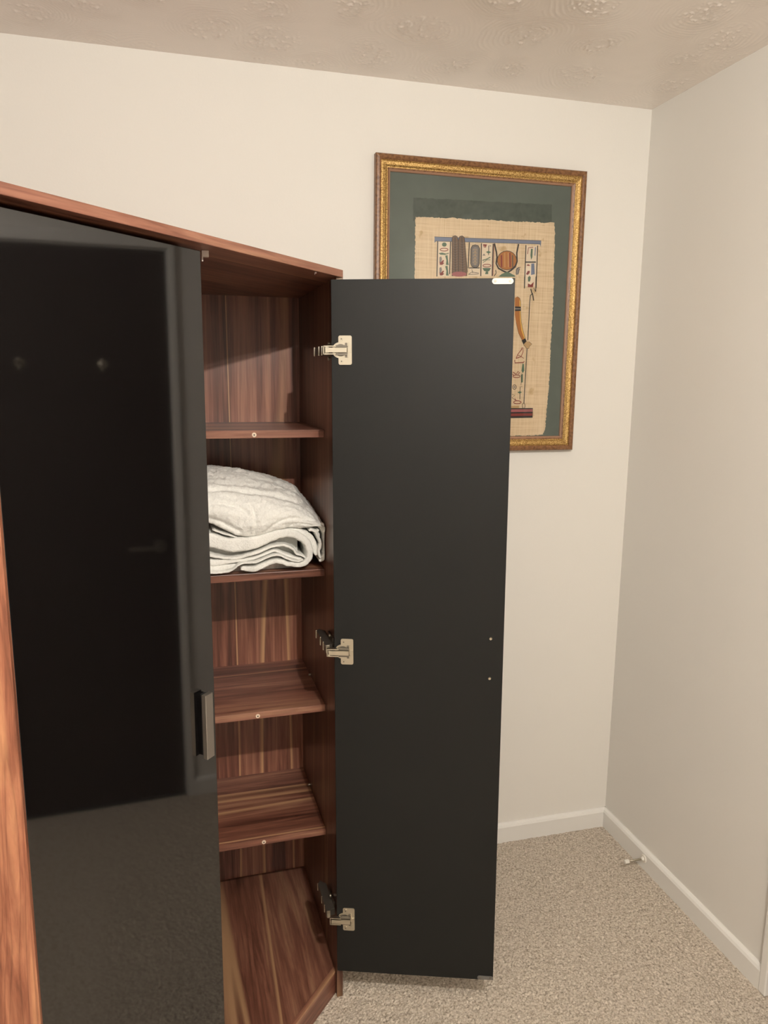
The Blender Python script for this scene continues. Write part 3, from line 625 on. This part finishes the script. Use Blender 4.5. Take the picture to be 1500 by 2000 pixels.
ART = [["p","cream",[[-0.7006,2.0167],[-0.6629,2.0173],[-0.6626,1.9179],[-0.7009,1.9163]]],["p","cream",[[-0.5608,2.0182],[-0.527,2.0185],[-0.5256,1.926],[-0.5596,
1.9245]]],["p","cream",[[-0.4143,2.0199],[-0.3779,2.0203],[-0.3766,1.9008],[-0.4129,1.8994]]],["p","cream",[[-0.5981,1.9444],[-0.5645,1.946],[-0.5637,1.9234],
[-0.6022,1.9218]]],["p","blue",[[-0.7125,2.029],[-0.3648,2.0372],[-0.365,2.0269],[-0.7113,2.017]]],["p","blue",[[-0.3713,2.0315],[-0.3649,2.0319],[-0.3656,
2.0178]]],["p","blue",[[-0.7124,2.0221],[-0.7063,2.0173],[-0.7122,2.0122]]],["l","ink",0.00104,[[-0.7125,2.029],[-0.3648,2.0372]]],["l","ink",0.00104,[[-0.7113,
2.017],[-0.3668,2.0268]]],["l","ink",0.00311,[[-0.702,2.0166],[-0.7023,1.9162]]],["l","ink",0.00311,[[-0.6616,2.0188],[-0.6621,1.9247]]],["l","ink",0.00311,
[[-0.6015,2.0191],[-0.6032,1.9442]]],["l","ink",0.00311,[[-0.5622,2.0188],[-0.5613,1.9235]]],["l","ink",0.00311,[[-0.5243,2.0196],[-0.5242,1.9251]]],["l",
"ink",0.00311,[[-0.4157,2.0214],[-0.4147,1.893]]],["l","ink",0.00311,[[-0.3762,2.0219],[-0.3753,1.8961]]],["l","ink",0.00241,[[-0.416,1.9284],[-0.4151,
1.8954]]],["l","ink",0.00268,[[-0.3772,1.9301],[-0.3761,1.8847]]],["l","ink",0.00187,[[-0.3761,1.8847],[-0.3836,1.8955]]],["l","red",0.00173,[[-0.5216,
2.0197],[-0.5215,1.9262]]],["p","green",[[-0.6738,2.0091],[-0.674,2.0076],[-0.6747,2.0061],[-0.6758,2.0048],[-0.6773,2.0037],[-0.6791,2.003],[-0.681,2.0027],
[-0.6829,2.0028],[-0.6847,2.0033],[-0.6862,2.0042],[-0.6874,2.0054],[-0.6882,2.0068],[-0.6885,2.0084],[-0.6882,2.0099],[-0.6875,2.0114],[-0.6864,2.0127],
[-0.6849,2.0138],[-0.6832,2.0145],[-0.6813,2.0148],[-0.6794,2.0147],[-0.6776,2.0142],[-0.676,2.0133],[-0.6748,2.0121],[-0.6741,2.0107]]],["l","red",0.00207,
[[-0.6687,1.9949],[-0.6693,1.9937],[-0.6711,1.9925],[-0.6739,1.9915],[-0.6774,1.9907],[-0.6813,1.9903],[-0.6852,1.9903],[-0.6888,1.9907],[-0.6916,1.9914],
[-0.6934,1.9924],[-0.6941,1.9936],[-0.6935,1.9948],[-0.6917,1.996],[-0.689,1.997],[-0.6854,1.9978],[-0.6815,1.9982],[-0.6776,1.9982],[-0.674,1.9978],[-0.6712,
1.9971],[-0.6694,1.9961],[-0.6687,1.9949]]],["l","green",0.00242,[[-0.6972,1.9823],[-0.6872,1.9843],[-0.6754,1.9819],[-0.6664,1.9848]]],["p","green",[[-0.6955,
1.9839],[-0.6754,1.9834],[-0.677,1.9794],[-0.6938,1.9794]]],["p","grey",[[-0.6956,1.9718],[-0.6903,1.9745],[-0.6874,1.9676],[-0.6898,1.9554],[-0.6952,1.9567]]],
["p","red",[[-0.6953,1.9597],[-0.6912,1.9569],[-0.684,1.9648],[-0.6806,1.9628],[-0.6838,1.9572],[-0.6798,1.9559],[-0.6857,1.9504],[-0.6937,1.9501]]],["p",
"green",[[-0.6776,1.9772],[-0.6703,1.9791],[-0.6671,1.958],[-0.6655,1.9508],[-0.6746,1.951],[-0.6733,1.9638]]],["p","grey",[[-0.6948,1.9415],[-0.6895,1.9442],
[-0.6867,1.9373],[-0.6891,1.925],[-0.6945,1.9263]]],["p","red",[[-0.6945,1.9294],[-0.6905,1.9265],[-0.6833,1.9344],[-0.6799,1.9324],[-0.6831,1.9268],[-0.679,
1.9255],[-0.6849,1.92],[-0.693,1.9197]]],["p","green",[[-0.6769,1.9469],[-0.6695,1.9488],[-0.6663,1.9276],[-0.6647,1.9203],[-0.6738,1.9205],[-0.6725,1.9334]]],
["p","brown",[[-0.6571,2.0251],[-0.655,2.0328],[-0.6477,2.0359],[-0.6409,2.0336],[-0.6372,2.0232],[-0.6331,2.034],[-0.6254,2.0365],[-0.6186,2.0333],[-0.6162,
2.0213],[-0.6054,1.9364],[-0.6059,1.9216],[-0.6552,1.9195]]],["l","ink",0.00173,[[-0.6571,2.0251],[-0.655,2.0328],[-0.6477,2.0359],[-0.6409,2.0336],[-0.6372,
2.0232],[-0.6336,1.9229]]],["l","ink",0.00173,[[-0.6359,2.0233],[-0.6331,2.034],[-0.6254,2.0365],[-0.6186,2.0333],[-0.6162,2.0213],[-0.6053,1.9333]]],["l",
"ink",0.00173,[[-0.6571,2.0251],[-0.6539,1.9195]]],["l","ink",0.00173,[[-0.6475,2.0317],[-0.6439,1.9255]]],["l","ink",0.00173,[[-0.626,2.0329],[-0.6194,
1.9266]]],["l","grey",0.00052,[[-0.6552,2.0162],[-0.6464,2.0136],[-0.6377,2.0171]]],["l","grey",0.00052,[[-0.6343,2.0173],[-0.6241,2.0148],[-0.6147,2.0184]]],
["l","grey",0.00052,[[-0.655,2.0089],[-0.6462,2.0064],[-0.6375,2.0099]]],["l","grey",0.00052,[[-0.6341,2.0101],[-0.6239,2.0076],[-0.6145,2.0111]]],["l",
"grey",0.00052,[[-0.6548,2.0017],[-0.646,1.9991],[-0.6373,2.0026]]],["l","grey",0.00052,[[-0.6339,2.0028],[-0.6237,2.0003],[-0.6143,2.0038]]],["l","grey",
0.00052,[[-0.6546,1.9944],[-0.6457,1.9919],[-0.6371,1.9953]]],["l","grey",0.00052,[[-0.6337,1.9955],[-0.6235,1.993],[-0.6141,1.9965]]],["l","grey",0.00052,
[[-0.6544,1.9872],[-0.6455,1.9846],[-0.6369,1.9881]]],["l","grey",0.00052,[[-0.6335,1.9882],[-0.6232,1.9857],[-0.6138,1.9892]]],["l","grey",0.00052,[[-0.6542,
1.9799],[-0.6453,1.9773],[-0.6366,1.9808]]],["l","grey",0.00052,[[-0.6333,1.981],[-0.623,1.9784],[-0.6136,1.9819]]],["l","grey",0.00052,[[-0.654,1.9726],
[-0.6451,1.97],[-0.6364,1.9735]]],["l","grey",0.00052,[[-0.6331,1.9737],[-0.6228,1.9711],[-0.6134,1.9746]]],["l","grey",0.00052,[[-0.6538,1.9653],[-0.6449,
1.9627],[-0.6362,1.9662]]],["l","grey",0.00052,[[-0.6328,1.9664],[-0.6226,1.9638],[-0.6132,1.9673]]],["l","grey",0.00052,[[-0.6536,1.958],[-0.6447,1.9554],
[-0.636,1.9589]]],["l","grey",0.00052,[[-0.6326,1.959],[-0.6224,1.9565],[-0.6129,1.96]]],["l","grey",0.00052,[[-0.6534,1.9507],[-0.6445,1.9481],[-0.6358,
1.9516]]],["l","grey",0.00052,[[-0.6324,1.9517],[-0.6221,1.9491],[-0.6127,1.9526]]],["l","grey",0.00052,[[-0.6532,1.9434],[-0.6443,1.9408],[-0.6356,1.9442]]],
["l","grey",0.00052,[[-0.6322,1.9444],[-0.6219,1.9418],[-0.6125,1.9453]]],["l","grey",0.00052,[[-0.653,1.9361],[-0.6441,1.9334],[-0.6354,1.9369]]],["l",
"grey",0.00052,[[-0.632,1.937],[-0.6217,1.9344],[-0.6123,1.9379]]],["l","grey",0.00052,[[-0.6528,1.9288],[-0.6439,1.9261],[-0.6352,1.9295]]],["l","grey",
0.00052,[[-0.6318,1.9297],[-0.6215,1.9271],[-0.612,1.9306]]],["p","pink",[[-0.6078,1.9271],[-0.6086,1.9251],[-0.6109,1.9232],[-0.6147,1.9215],[-0.6196,
1.9202],[-0.6253,1.9192],[-0.6314,1.9187],[-0.6376,1.9186],[-0.6434,1.9191],[-0.6483,1.9201],[-0.6521,1.9214],[-0.6545,1.9231],[-0.6554,1.925],[-0.6546,
1.9269],[-0.6523,1.9288],[-0.6486,1.9305],[-0.6437,1.9319],[-0.638,1.9328],[-0.6319,1.9334],[-0.6257,1.9334],[-0.62,1.9329],[-0.615,1.932],[-0.6111,1.9306],
[-0.6087,1.9289]]],["p","grey",[[-0.5958,2.0011],[-0.5917,2.0099],[-0.5826,2.0128],[-0.5729,2.0109],[-0.5678,2.0026],[-0.5677,1.9597],[-0.5709,1.9509],
[-0.5804,1.9474],[-0.5908,1.95],[-0.5951,1.9584]]],["l","ink",0.00242,[[-0.5958,2.0011],[-0.5917,2.0099],[-0.5826,2.0128],[-0.5729,2.0109],[-0.5678,2.0026],
[-0.5677,1.9597],[-0.5709,1.9509],[-0.5804,1.9474],[-0.5908,1.95],[-0.5951,1.9584],[-0.5958,2.0011]]],["l","ink",0.00104,[[-0.5924,1.9998],[-0.5882,2.007],
[-0.5824,2.0085],[-0.5755,2.0077],[-0.5715,2.0009],[-0.5712,1.961],[-0.5744,1.9538],[-0.5805,1.9517],[-0.5874,1.9532],[-0.5914,1.9601],[-0.5924,1.9998]]],
["l","ink",0.00276,[[-0.6005,1.9455],[-0.5659,1.9471]]],["l","tan",0.00138,[[-0.5896,1.9984],[-0.5828,2.0006],[-0.5759,1.9985]]],["l","tan",0.00104,[[-0.5792,
1.9947],[-0.5793,1.9942],[-0.5797,1.9938],[-0.5803,1.9934],[-0.5811,1.9931],[-0.5819,1.993],[-0.5827,1.993],[-0.5835,1.9932],[-0.5841,1.9935],[-0.5845,
1.9939],[-0.5847,1.9944],[-0.5846,1.9949],[-0.5842,1.9953],[-0.5836,1.9957],[-0.5828,1.9959],[-0.582,1.9961],[-0.5811,1.996],[-0.5804,1.9959],[-0.5798,
1.9955],[-0.5794,1.9951],[-0.5792,1.9947]]],["l","tan",0.00138,[[-0.5893,1.9893],[-0.5825,1.9914],[-0.5756,1.9894]]],["l","tan",0.00104,[[-0.5789,1.9855],
[-0.579,1.985],[-0.5794,1.9846],[-0.58,1.9842],[-0.5807,1.984],[-0.5816,1.9839],[-0.5824,1.9839],[-0.5832,1.9841],[-0.5838,1.9844],[-0.5842,1.9848],[-0.5844,
1.9852],[-0.5843,1.9857],[-0.5839,1.9862],[-0.5833,1.9865],[-0.5825,1.9868],[-0.5817,1.9869],[-0.5808,1.9869],[-0.5801,1.9867],[-0.5795,1.9864],[-0.5791,
1.986],[-0.5789,1.9855]]],["l","tan",0.00138,[[-0.589,1.9801],[-0.5822,1.9823],[-0.5753,1.9802]]],["l","tan",0.00104,[[-0.5786,1.9763],[-0.5787,1.9759],
[-0.5791,1.9754],[-0.5797,1.975],[-0.5804,1.9748],[-0.5813,1.9747],[-0.5821,1.9747],[-0.5829,1.9749],[-0.5835,1.9752],[-0.5839,1.9756],[-0.5841,1.9761],
[-0.584,1.9766],[-0.5836,1.977],[-0.583,1.9774],[-0.5822,1.9776],[-0.5814,1.9777],[-0.5805,1.9777],[-0.5798,1.9775],[-0.5791,1.9772],[-0.5787,1.9768],[-0.5786,
1.9763]]],["l","tan",0.00138,[[-0.5887,1.9709],[-0.5819,1.9731],[-0.575,1.971]]],["l","tan",0.00104,[[-0.5783,1.9672],[-0.5784,1.9667],[-0.5788,1.9662],
[-0.5794,1.9659],[-0.5801,1.9656],[-0.581,1.9655],[-0.5818,1.9655],[-0.5826,1.9657],[-0.5832,1.966],[-0.5836,1.9664],[-0.5838,1.9669],[-0.5836,1.9674],
[-0.5833,1.9678],[-0.5827,1.9682],[-0.5819,1.9684],[-0.5811,1.9686],[-0.5802,1.9685],[-0.5795,1.9683],[-0.5788,1.968],[-0.5784,1.9676],[-0.5783,1.9672]]],
["l","tan",0.00138,[[-0.5884,1.9618],[-0.5816,1.9639],[-0.5747,1.9618]]],["l","tan",0.00104,[[-0.578,1.958],[-0.5781,1.9575],[-0.5785,1.957],[-0.5791,1.9567],
[-0.5798,1.9564],[-0.5807,1.9563],[-0.5815,1.9563],[-0.5823,1.9565],[-0.5829,1.9568],[-0.5833,1.9572],[-0.5835,1.9577],[-0.5833,1.9582],[-0.583,1.9586],
[-0.5824,1.959],[-0.5816,1.9592],[-0.5808,1.9594],[-0.5799,1.9593],[-0.5791,1.9591],[-0.5785,1.9588],[-0.5781,1.9584],[-0.578,1.958]]],["l","ink",0.00138,
[[-0.601,1.9274],[-0.5909,1.934],[-0.5685,1.9319],[-0.5684,1.9294],[-0.601,1.9261]]],["l","ink",0.00138,[[-0.5912,1.9417],[-0.5874,1.931]]],["l","red",
0.00207,[[-0.5566,2.0154],[-0.5536,2.0079],[-0.5481,2.0082],[-0.5449,2.0154],[-0.5566,2.0154]]],["p","red",[[-0.5559,2.0148],[-0.5456,2.0148],[-0.5501,
2.0081]]],["l","ink",0.00207,[[-0.531,2.0122],[-0.5386,2.0133],[-0.5383,1.9857]]],["p","green",[[-0.5476,1.9945],[-0.5387,1.998],[-0.5303,1.9947],[-0.5384,
1.99]]],["p","grey",[[-0.5582,1.9832],[-0.5533,1.9896],[-0.5479,1.9837]]],["l","green",0.00276,[[-0.5577,1.9694],[-0.5458,1.973],[-0.5322,1.9799]]],["l",
"green",0.00173,[[-0.5558,1.9633],[-0.5423,1.9717],[-0.5319,1.9722]]],["l","red",0.00207,[[-0.5292,1.9553],[-0.5298,1.954],[-0.5316,1.9528],[-0.5345,1.9518],
[-0.5381,1.9511],[-0.5422,1.9507],[-0.5463,1.9507],[-0.5499,1.9511],[-0.5529,1.9518],[-0.5548,1.9529],[-0.5555,1.9541],[-0.5549,1.9554],[-0.553,1.9566],
[-0.5502,1.9576],[-0.5465,1.9583],[-0.5425,1.9587],[-0.5384,1.9587],[-0.5347,1.9583],[-0.5318,1.9576],[-0.5299,1.9565],[-0.5292,1.9553]]],["p","green",
[[-0.5569,1.9472],[-0.5286,1.9485],[-0.5341,1.9396],[-0.541,1.9368],[-0.5515,1.9394]]],["p","green",[[-0.5455,1.9366],[-0.5375,1.937],[-0.5373,1.9302],
[-0.5477,1.9297]]],["p","orange",[[-0.4448,1.9748],[-0.445,1.9704],[-0.446,1.9661],[-0.4478,1.962],[-0.4503,1.9581],[-0.4534,1.9546],[-0.4572,1.9516],[-0.4614,
1.9491],[-0.466,1.9472],[-0.4709,1.9459],[-0.476,1.9453],[-0.481,1.9455],[-0.486,1.9463],[-0.4907,1.9477],[-0.4951,1.9498],[-0.4991,1.9525],[-0.5025,1.9557],
[-0.5053,1.9593],[-0.5074,1.9632],[-0.5087,1.9674],[-0.5093,1.9717],[-0.509,1.9761],[-0.508,1.9804],[-0.5063,1.9845],[-0.5038,1.9883],[-0.5007,1.9918],
[-0.497,1.9948],[-0.4928,1.9973],[-0.4882,1.9992],[-0.4833,2.0005],[-0.4783,2.0011],[-0.4733,2.001],[-0.4683,2.0002],[-0.4636,1.9988],[-0.4591,1.9967],
[-0.4552,1.9941],[-0.4517,1.9909],[-0.4489,1.9873],[-0.4468,1.9834],[-0.4454,1.9792]]],["l","red",0.00484,[[-0.496,1.9878],[-0.4938,1.9523]]],["l","orange2",
0.00484,[[-0.4858,1.9951],[-0.4833,1.9528]]],["l","red",0.00484,[[-0.4683,1.996],[-0.4658,1.9536]]],["l","orange2",0.00484,[[-0.4735,1.9958],[-0.471,1.9534]]],
["l","brown",0.00484,[[-0.4592,1.9897],[-0.457,1.954]]],["l","ink",0.00173,[[-0.4448,1.9748],[-0.446,1.9661],[-0.4503,1.9581],[-0.4572,1.9516],[-0.466,
1.9472],[-0.476,1.9453],[-0.486,1.9463],[-0.4951,1.9498],[-0.5025,1.9557],[-0.5074,1.9632],[-0.5093,1.9717],[-0.508,1.9804],[-0.5038,1.9883],[-0.497,1.9948],
[-0.4882,1.9992],[-0.4783,2.0011],[-0.4683,2.0002],[-0.4591,1.9967],[-0.4517,1.9909],[-0.4468,1.9834],[-0.4448,1.9748]]],["l","ink",0.00484,[[-0.5205,2.0204],
[-0.513,1.9962],[-0.5103,1.9809],[-0.5124,1.9623],[-0.5042,1.9487],[-0.487,1.9411],[-0.4728,1.9367],[-0.4566,1.929]]],["l","ink",0.00484,[[-0.4406,2.0232],
[-0.4454,1.9966],[-0.4432,1.9718],[-0.4489,1.9559],[-0.4625,1.9444],[-0.4746,1.9376],[-0.4936,1.9283]]],["p","green",[[-0.4937,1.9321],[-0.4747,1.9407],
[-0.4477,1.9294],[-0.4476,1.9263],[-0.5039,1.9238]]],["l","ink",0.00242,[[-0.5179,1.9248],[-0.5113,1.9344],[-0.5134,1.9436]]],["p","grey",[[-0.4463,1.9373],
[-0.4445,1.9515],[-0.4382,1.9549],[-0.4337,1.9488],[-0.4373,1.9346],[-0.4436,1.9318]]],["l","ink",0.00173,[[-0.4311,1.9552],[-0.4382,1.9539],[-0.445,1.9467],
[-0.4451,1.9342],[-0.438,1.9345],[-0.4338,1.9519]]],["l","red",0.00207,[[-0.4095,1.9953],[-0.4069,2.0141],[-0.3913,2.0165]]],["p","green",[[-0.3982,2.0114],
[-0.3925,2.0117],[-0.3927,1.9867],[-0.3966,1.9787],[-0.3994,1.9927]]],["l","blue",0.00311,[[-0.3835,2.0169],[-0.3844,1.9919]]],["l","ink",0.00346,[[-0.4148,
1.9713],[-0.3799,1.973]]],["p","red",[[-0.4108,1.9608],[-0.4067,1.9657],[-0.4001,1.9629],[-0.4,1.9607]]],["p","red",[[-0.4117,1.9357],[-0.4065,1.9453],
[-0.3993,1.9463],[-0.3997,1.9394],[-0.4059,1.9334]]],["p","blue",[[-0.3954,1.9678],[-0.3854,1.9689],[-0.382,1.937],[-0.3945,1.9339]]],["p","green",[[-0.4048,
1.9265],[-0.3994,1.9315],[-0.3948,1.927],[-0.3971,1.9142],[-0.4035,1.914]]],["p","red",[[-0.4037,1.9081],[-0.3938,1.9049],[-0.3845,1.9138],[-0.3855,1.9052],
[-0.3865,1.8978],[-0.4038,1.8971]]],["l","ink",0.00321,[[-0.3938,1.8926],[-0.3881,1.8781]]],["l","ink",0.00321,[[-0.3876,1.8805],[-0.3849,1.8708],[-0.3817,
1.8573]]],["l","ink",0.00268,[[-0.3875,1.8776],[-0.3937,1.8729],[-0.3953,1.8482],[-0.3952,1.806],[-0.3961,1.736]]],["l","ink",0.00268,[[-0.3974,1.7108],
[-0.399,1.6296],[-0.4005,1.5409]]],["l","ink",0.00161,[[-0.3959,1.5324],[-0.396,1.5298],[-0.3966,1.5275],[-0.3975,1.5257],[-0.3988,1.5245],[-0.4003,1.5241],
[-0.4018,1.5245],[-0.4032,1.5257],[-0.4044,1.5275],[-0.4052,1.5298],[-0.4056,1.5324],[-0.4054,1.535],[-0.4049,1.5373],[-0.4039,1.5391],[-0.4026,1.5403],
[-0.4011,1.5407],[-0.3996,1.5403],[-0.3982,1.5391],[-0.397,1.5373],[-0.3962,1.535],[-0.3959,1.5324]]],["p","orange",[[-0.4459,1.8632],[-0.4379,1.8676],
[-0.4294,1.863],[-0.4255,1.8521],[-0.4242,1.8225],[-0.4205,1.7904],[-0.4138,1.7657],[-0.4051,1.7421],[-0.4143,1.7344],[-0.4288,1.7578],[-0.4386,1.7899],
[-0.4437,1.812]]],["p","yellow",[[-0.4306,1.8593],[-0.4255,1.8521],[-0.4242,1.8225],[-0.4205,1.7904],[-0.4138,1.7657],[-0.4051,1.7421],[-0.4084,1.7403],
[-0.4194,1.7655],[-0.4254,1.7952],[-0.4287,1.8298]]],["l","ink",0.00107,[[-0.4379,1.8676],[-0.4294,1.863],[-0.4255,1.8521],[-0.4242,1.8225],[-0.4205,1.7904],
[-0.4138,1.7657],[-0.4051,1.7421]]],["l","ink",0.00107,[[-0.4143,1.7344],[-0.4288,1.7578],[-0.4386,1.7899]]],["p","ink",[[-0.4448,1.8379],[-0.4252,1.8378],
[-0.4246,1.825],[-0.4442,1.8239]]],["p","grey",[[-0.4446,1.833],[-0.4249,1.8329],[-0.4248,1.8299],[-0.4444,1.8288]]],["p","ink",[[-0.4171,1.735],[-0.4051,
1.7428],[-0.4002,1.7334],[-0.4104,1.7231]]],["p","tan",[[-0.4104,1.7231],[-0.4002,1.7334],[-0.3925,1.7323],[-0.3809,1.725],[-0.3891,1.7185],[-0.3915,1.7109],
[-0.3986,1.7108]]],["l","ink",0.00107,[[-0.4104,1.7231],[-0.3986,1.7108],[-0.3915,1.7114],[-0.3891,1.7185],[-0.3809,1.725],[-0.3925,1.7323]]],["l","red",
0.00214,[[-0.4337,1.6799],[-0.4286,1.6926],[-0.418,1.7054],[-0.4113,1.7118],[-0.4108,1.7005],[-0.4171,1.6852],[-0.4254,1.6825],[-0.4337,1.6799]]],["l",
"red",0.00161,[[-0.4285,1.6901],[-0.42,1.6877],[-0.407,1.6803]]],["l","red",0.00187,[[-0.418,1.7054],[-0.4155,1.713],[-0.4105,1.7126]]],["l","red",0.00268,
[[-0.4385,1.6748],[-0.437,1.6659],[-0.4078,1.6676],[-0.4057,1.6715]]],["p","green",[[-0.4111,1.6645],[-0.4059,1.6626],[-0.4038,1.6423],[-0.4086,1.6346],
[-0.4137,1.6422]]],["p","green",[[-0.4145,1.6294],[-0.4084,1.632],[-0.4073,1.6065],[-0.4134,1.6039]]],["l","ink",0.00134,[[-0.4119,1.6345],[-0.413,1.5962]]],
["l","red",0.00241,[[-0.4431,1.638],[-0.4315,1.6305],[-0.4257,1.6395],[-0.4191,1.6357],[-0.4253,1.6306]]],["l","red",0.00214,[[-0.4174,1.6248],[-0.418,
1.6235],[-0.4197,1.6224],[-0.4224,1.6214],[-0.4258,1.6208],[-0.4297,1.6206],[-0.4335,1.6208],[-0.437,1.6213],[-0.4397,1.6222],[-0.4415,1.6233],[-0.4422,
1.6245],[-0.4416,1.6258],[-0.4399,1.627],[-0.4372,1.6279],[-0.4338,1.6285],[-0.43,1.6287],[-0.4262,1.6286],[-0.4227,1.628],[-0.4199,1.6272],[-0.4181,1.626],
[-0.4174,1.6248]]],["l","red",0.00214,[[-0.4442,1.6316],[-0.4383,1.6253]]],["l","ink",0.00187,[[-0.4292,1.591],[-0.4294,1.5888],[-0.4302,1.5868],[-0.4315,
1.5852],[-0.4332,1.5841],[-0.4351,1.5838],[-0.437,1.5841],[-0.4388,1.5851],[-0.4402,1.5867],[-0.4412,1.5887],[-0.4416,1.5909],[-0.4414,1.5931],[-0.4406,
1.5951],[-0.4393,1.5967],[-0.4376,1.5977],[-0.4357,1.5981],[-0.4338,1.5978],[-0.432,1.5968],[-0.4306,1.5952],[-0.4296,1.5932],[-0.4292,1.591]]],["p","grey",
[[-0.4396,1.5909],[-0.4356,1.5948],[-0.4312,1.591],[-0.4352,1.5871]]],["l","ink",0.00187,[[-0.4094,1.5924],[-0.4157,1.5924],[-0.415,1.5525]]],["p","green",
[[-0.4248,1.5744],[-0.4165,1.5782],[-0.4092,1.5752],[-0.4161,1.57]]],["l","ink",0.00161,[[-0.4428,1.5679],[-0.4329,1.5653],[-0.4424,1.5576],[-0.4293,1.5499]]],
["l","red",0.00241,[[-0.4103,1.5435],[-0.4109,1.5421],[-0.4127,1.5408],[-0.4155,1.5397],[-0.4192,1.5391],[-0.4232,1.5389],[-0.4272,1.5391],[-0.4309,1.5397],
[-0.4338,1.5408],[-0.4357,1.542],[-0.4364,1.5435],[-0.4358,1.5449],[-0.4341,1.5462],[-0.4312,1.5472],[-0.4276,1.5479],[-0.4236,1.5481],[-0.4196,1.5479],
[-0.4159,1.5473],[-0.413,1.5462],[-0.411,1.5449],[-0.4103,1.5435]]],["l","red",0.00187,[[-0.4324,1.5551],[-0.4264,1.5474]]],["p","tan",[[-0.4441,1.5319],
[-0.4173,1.5332],[-0.4169,1.5254],[-0.4438,1.5241]]],["p","ink",[[-0.4607,1.5247],[-0.3683,1.5251],[-0.3679,1.4944],[-0.4594,1.4932]]],["p","pink",[[-0.4606,
1.5211],[-0.3693,1.5215],[-0.3694,1.5131],[-0.4602,1.5118]]],["p","red",[[-0.46,1.5077],[-0.3689,1.5085],[-0.3691,1.5006],[-0.4597,1.4994]]]]
AC = dict(ink=(.035, .030, .028), red=(.24, .045, .035), green=(.11, .17, .11), blue=(.19, .22, .30), brown=(.17, .105, .065), orange=(.42, .17, .045),
          orange2=(.50, .27, .10), yellow=(.68, .42, .10), tan=(.50, .33, .16), pink=(.36, .12, .12), grey=(.25, .22, .20), cream=(.74, .62, .47))
AM = {k: mat('paint_'+k, c_, .8) for k, c_ in AC.items()}; AK = list(AM)
b = MB(); yy = -.01010
for it in ART:
    yy -= .0000045
    if it[0] == 'p': flat(b, it[2], yy, AK.index(it[1]))
    else:
        hw = it[2]/2; P = [Vector(p) for p in it[3]]; n_ = len(P); Lp = []; Rp = []
        for i, p in enumerate(P):
            d = (P[min(i+1, n_-1)]-P[max(i-1, 0)]).normalized(); nr = Vector((-d.y, d.x))*hw
            Lp.append(p+nr); Rp.append(p-nr)
        for i in range(n_-1): flat(b, [Lp[i], Lp[i+1], Rp[i+1], Rp[i]], yy, AK.index(it[1]))
me = bpy.data.meshes.new('painting')
b.bm.to_mesh(me); b.bm.free()
for k in AK: me.materials.append(AM[k])
o = bpy.data.objects.new('painting', me); COL.objects.link(o); o.parent = pp
# glass
mg = bpy.data.materials.new('picture_glass'); mg.use_nodes = True; nt = mg.node_tree; nt.nodes.clear()
out = nt.nodes.new('ShaderNodeOutputMaterial'); mx = nt.nodes.new('ShaderNodeMixShader'); tr = nt.nodes.new('ShaderNodeBsdfTransparent'); gl = nt.nodes.new('ShaderNodeBsdfGlossy')
fr = nt.nodes.new('ShaderNodeFresnel'); fr.inputs[0].default_value = 1.45; gl.inputs['Roughness'].default_value = .03
nt.links.new(fr.outputs[0], mx.inputs[0]); nt.links.new(tr.outputs[0], mx.inputs[1]); nt.links.new(gl.outputs[0], mx.inputs[2]); nt.links.new(mx.outputs[0], out.inputs[0])
b = MB(); flat(b, [(PX0+I, PZ0+I), (PX1-I, PZ0+I), (PX1-I, PZ1-I), (PX0+I, PZ1-I)], -.0118, 0); b.build('glass', mg, pic)

# ================================================================= DOOR STOP
ds = empty('door_stop', (-.015, -.268, .040)); tag(ds, 'small white tipped metal door stop screwed to the right skirting board', 'door stop')
MB().cyl((0, 0, 0), (-.004, 0, 0), .0135, .0125, 24).cyl((-.004, 0, 0), (-.012, 0, 0), .008, .004, 20).build('base', M_plastic, ds, smooth=False, bevel=.0008)
pts = []
for i in range(0, 181): a = i/180; pts.append((-.010-.050*a, .0030*math.cos(a*2*PI*15), .0030*math.sin(a*2*PI*15)-.0*a))
MB().tube(pts, .0009, 6).cyl((-.006, 0, 0), (-.062, 0, 0), .0022).build('spring', M_steel, ds, smooth=True)
MB().cyl((-.059, 0, 0), (-.074, 0, 0), .0070, .0062, 20).build('tip', M_plastic, ds, bevel=.0012)
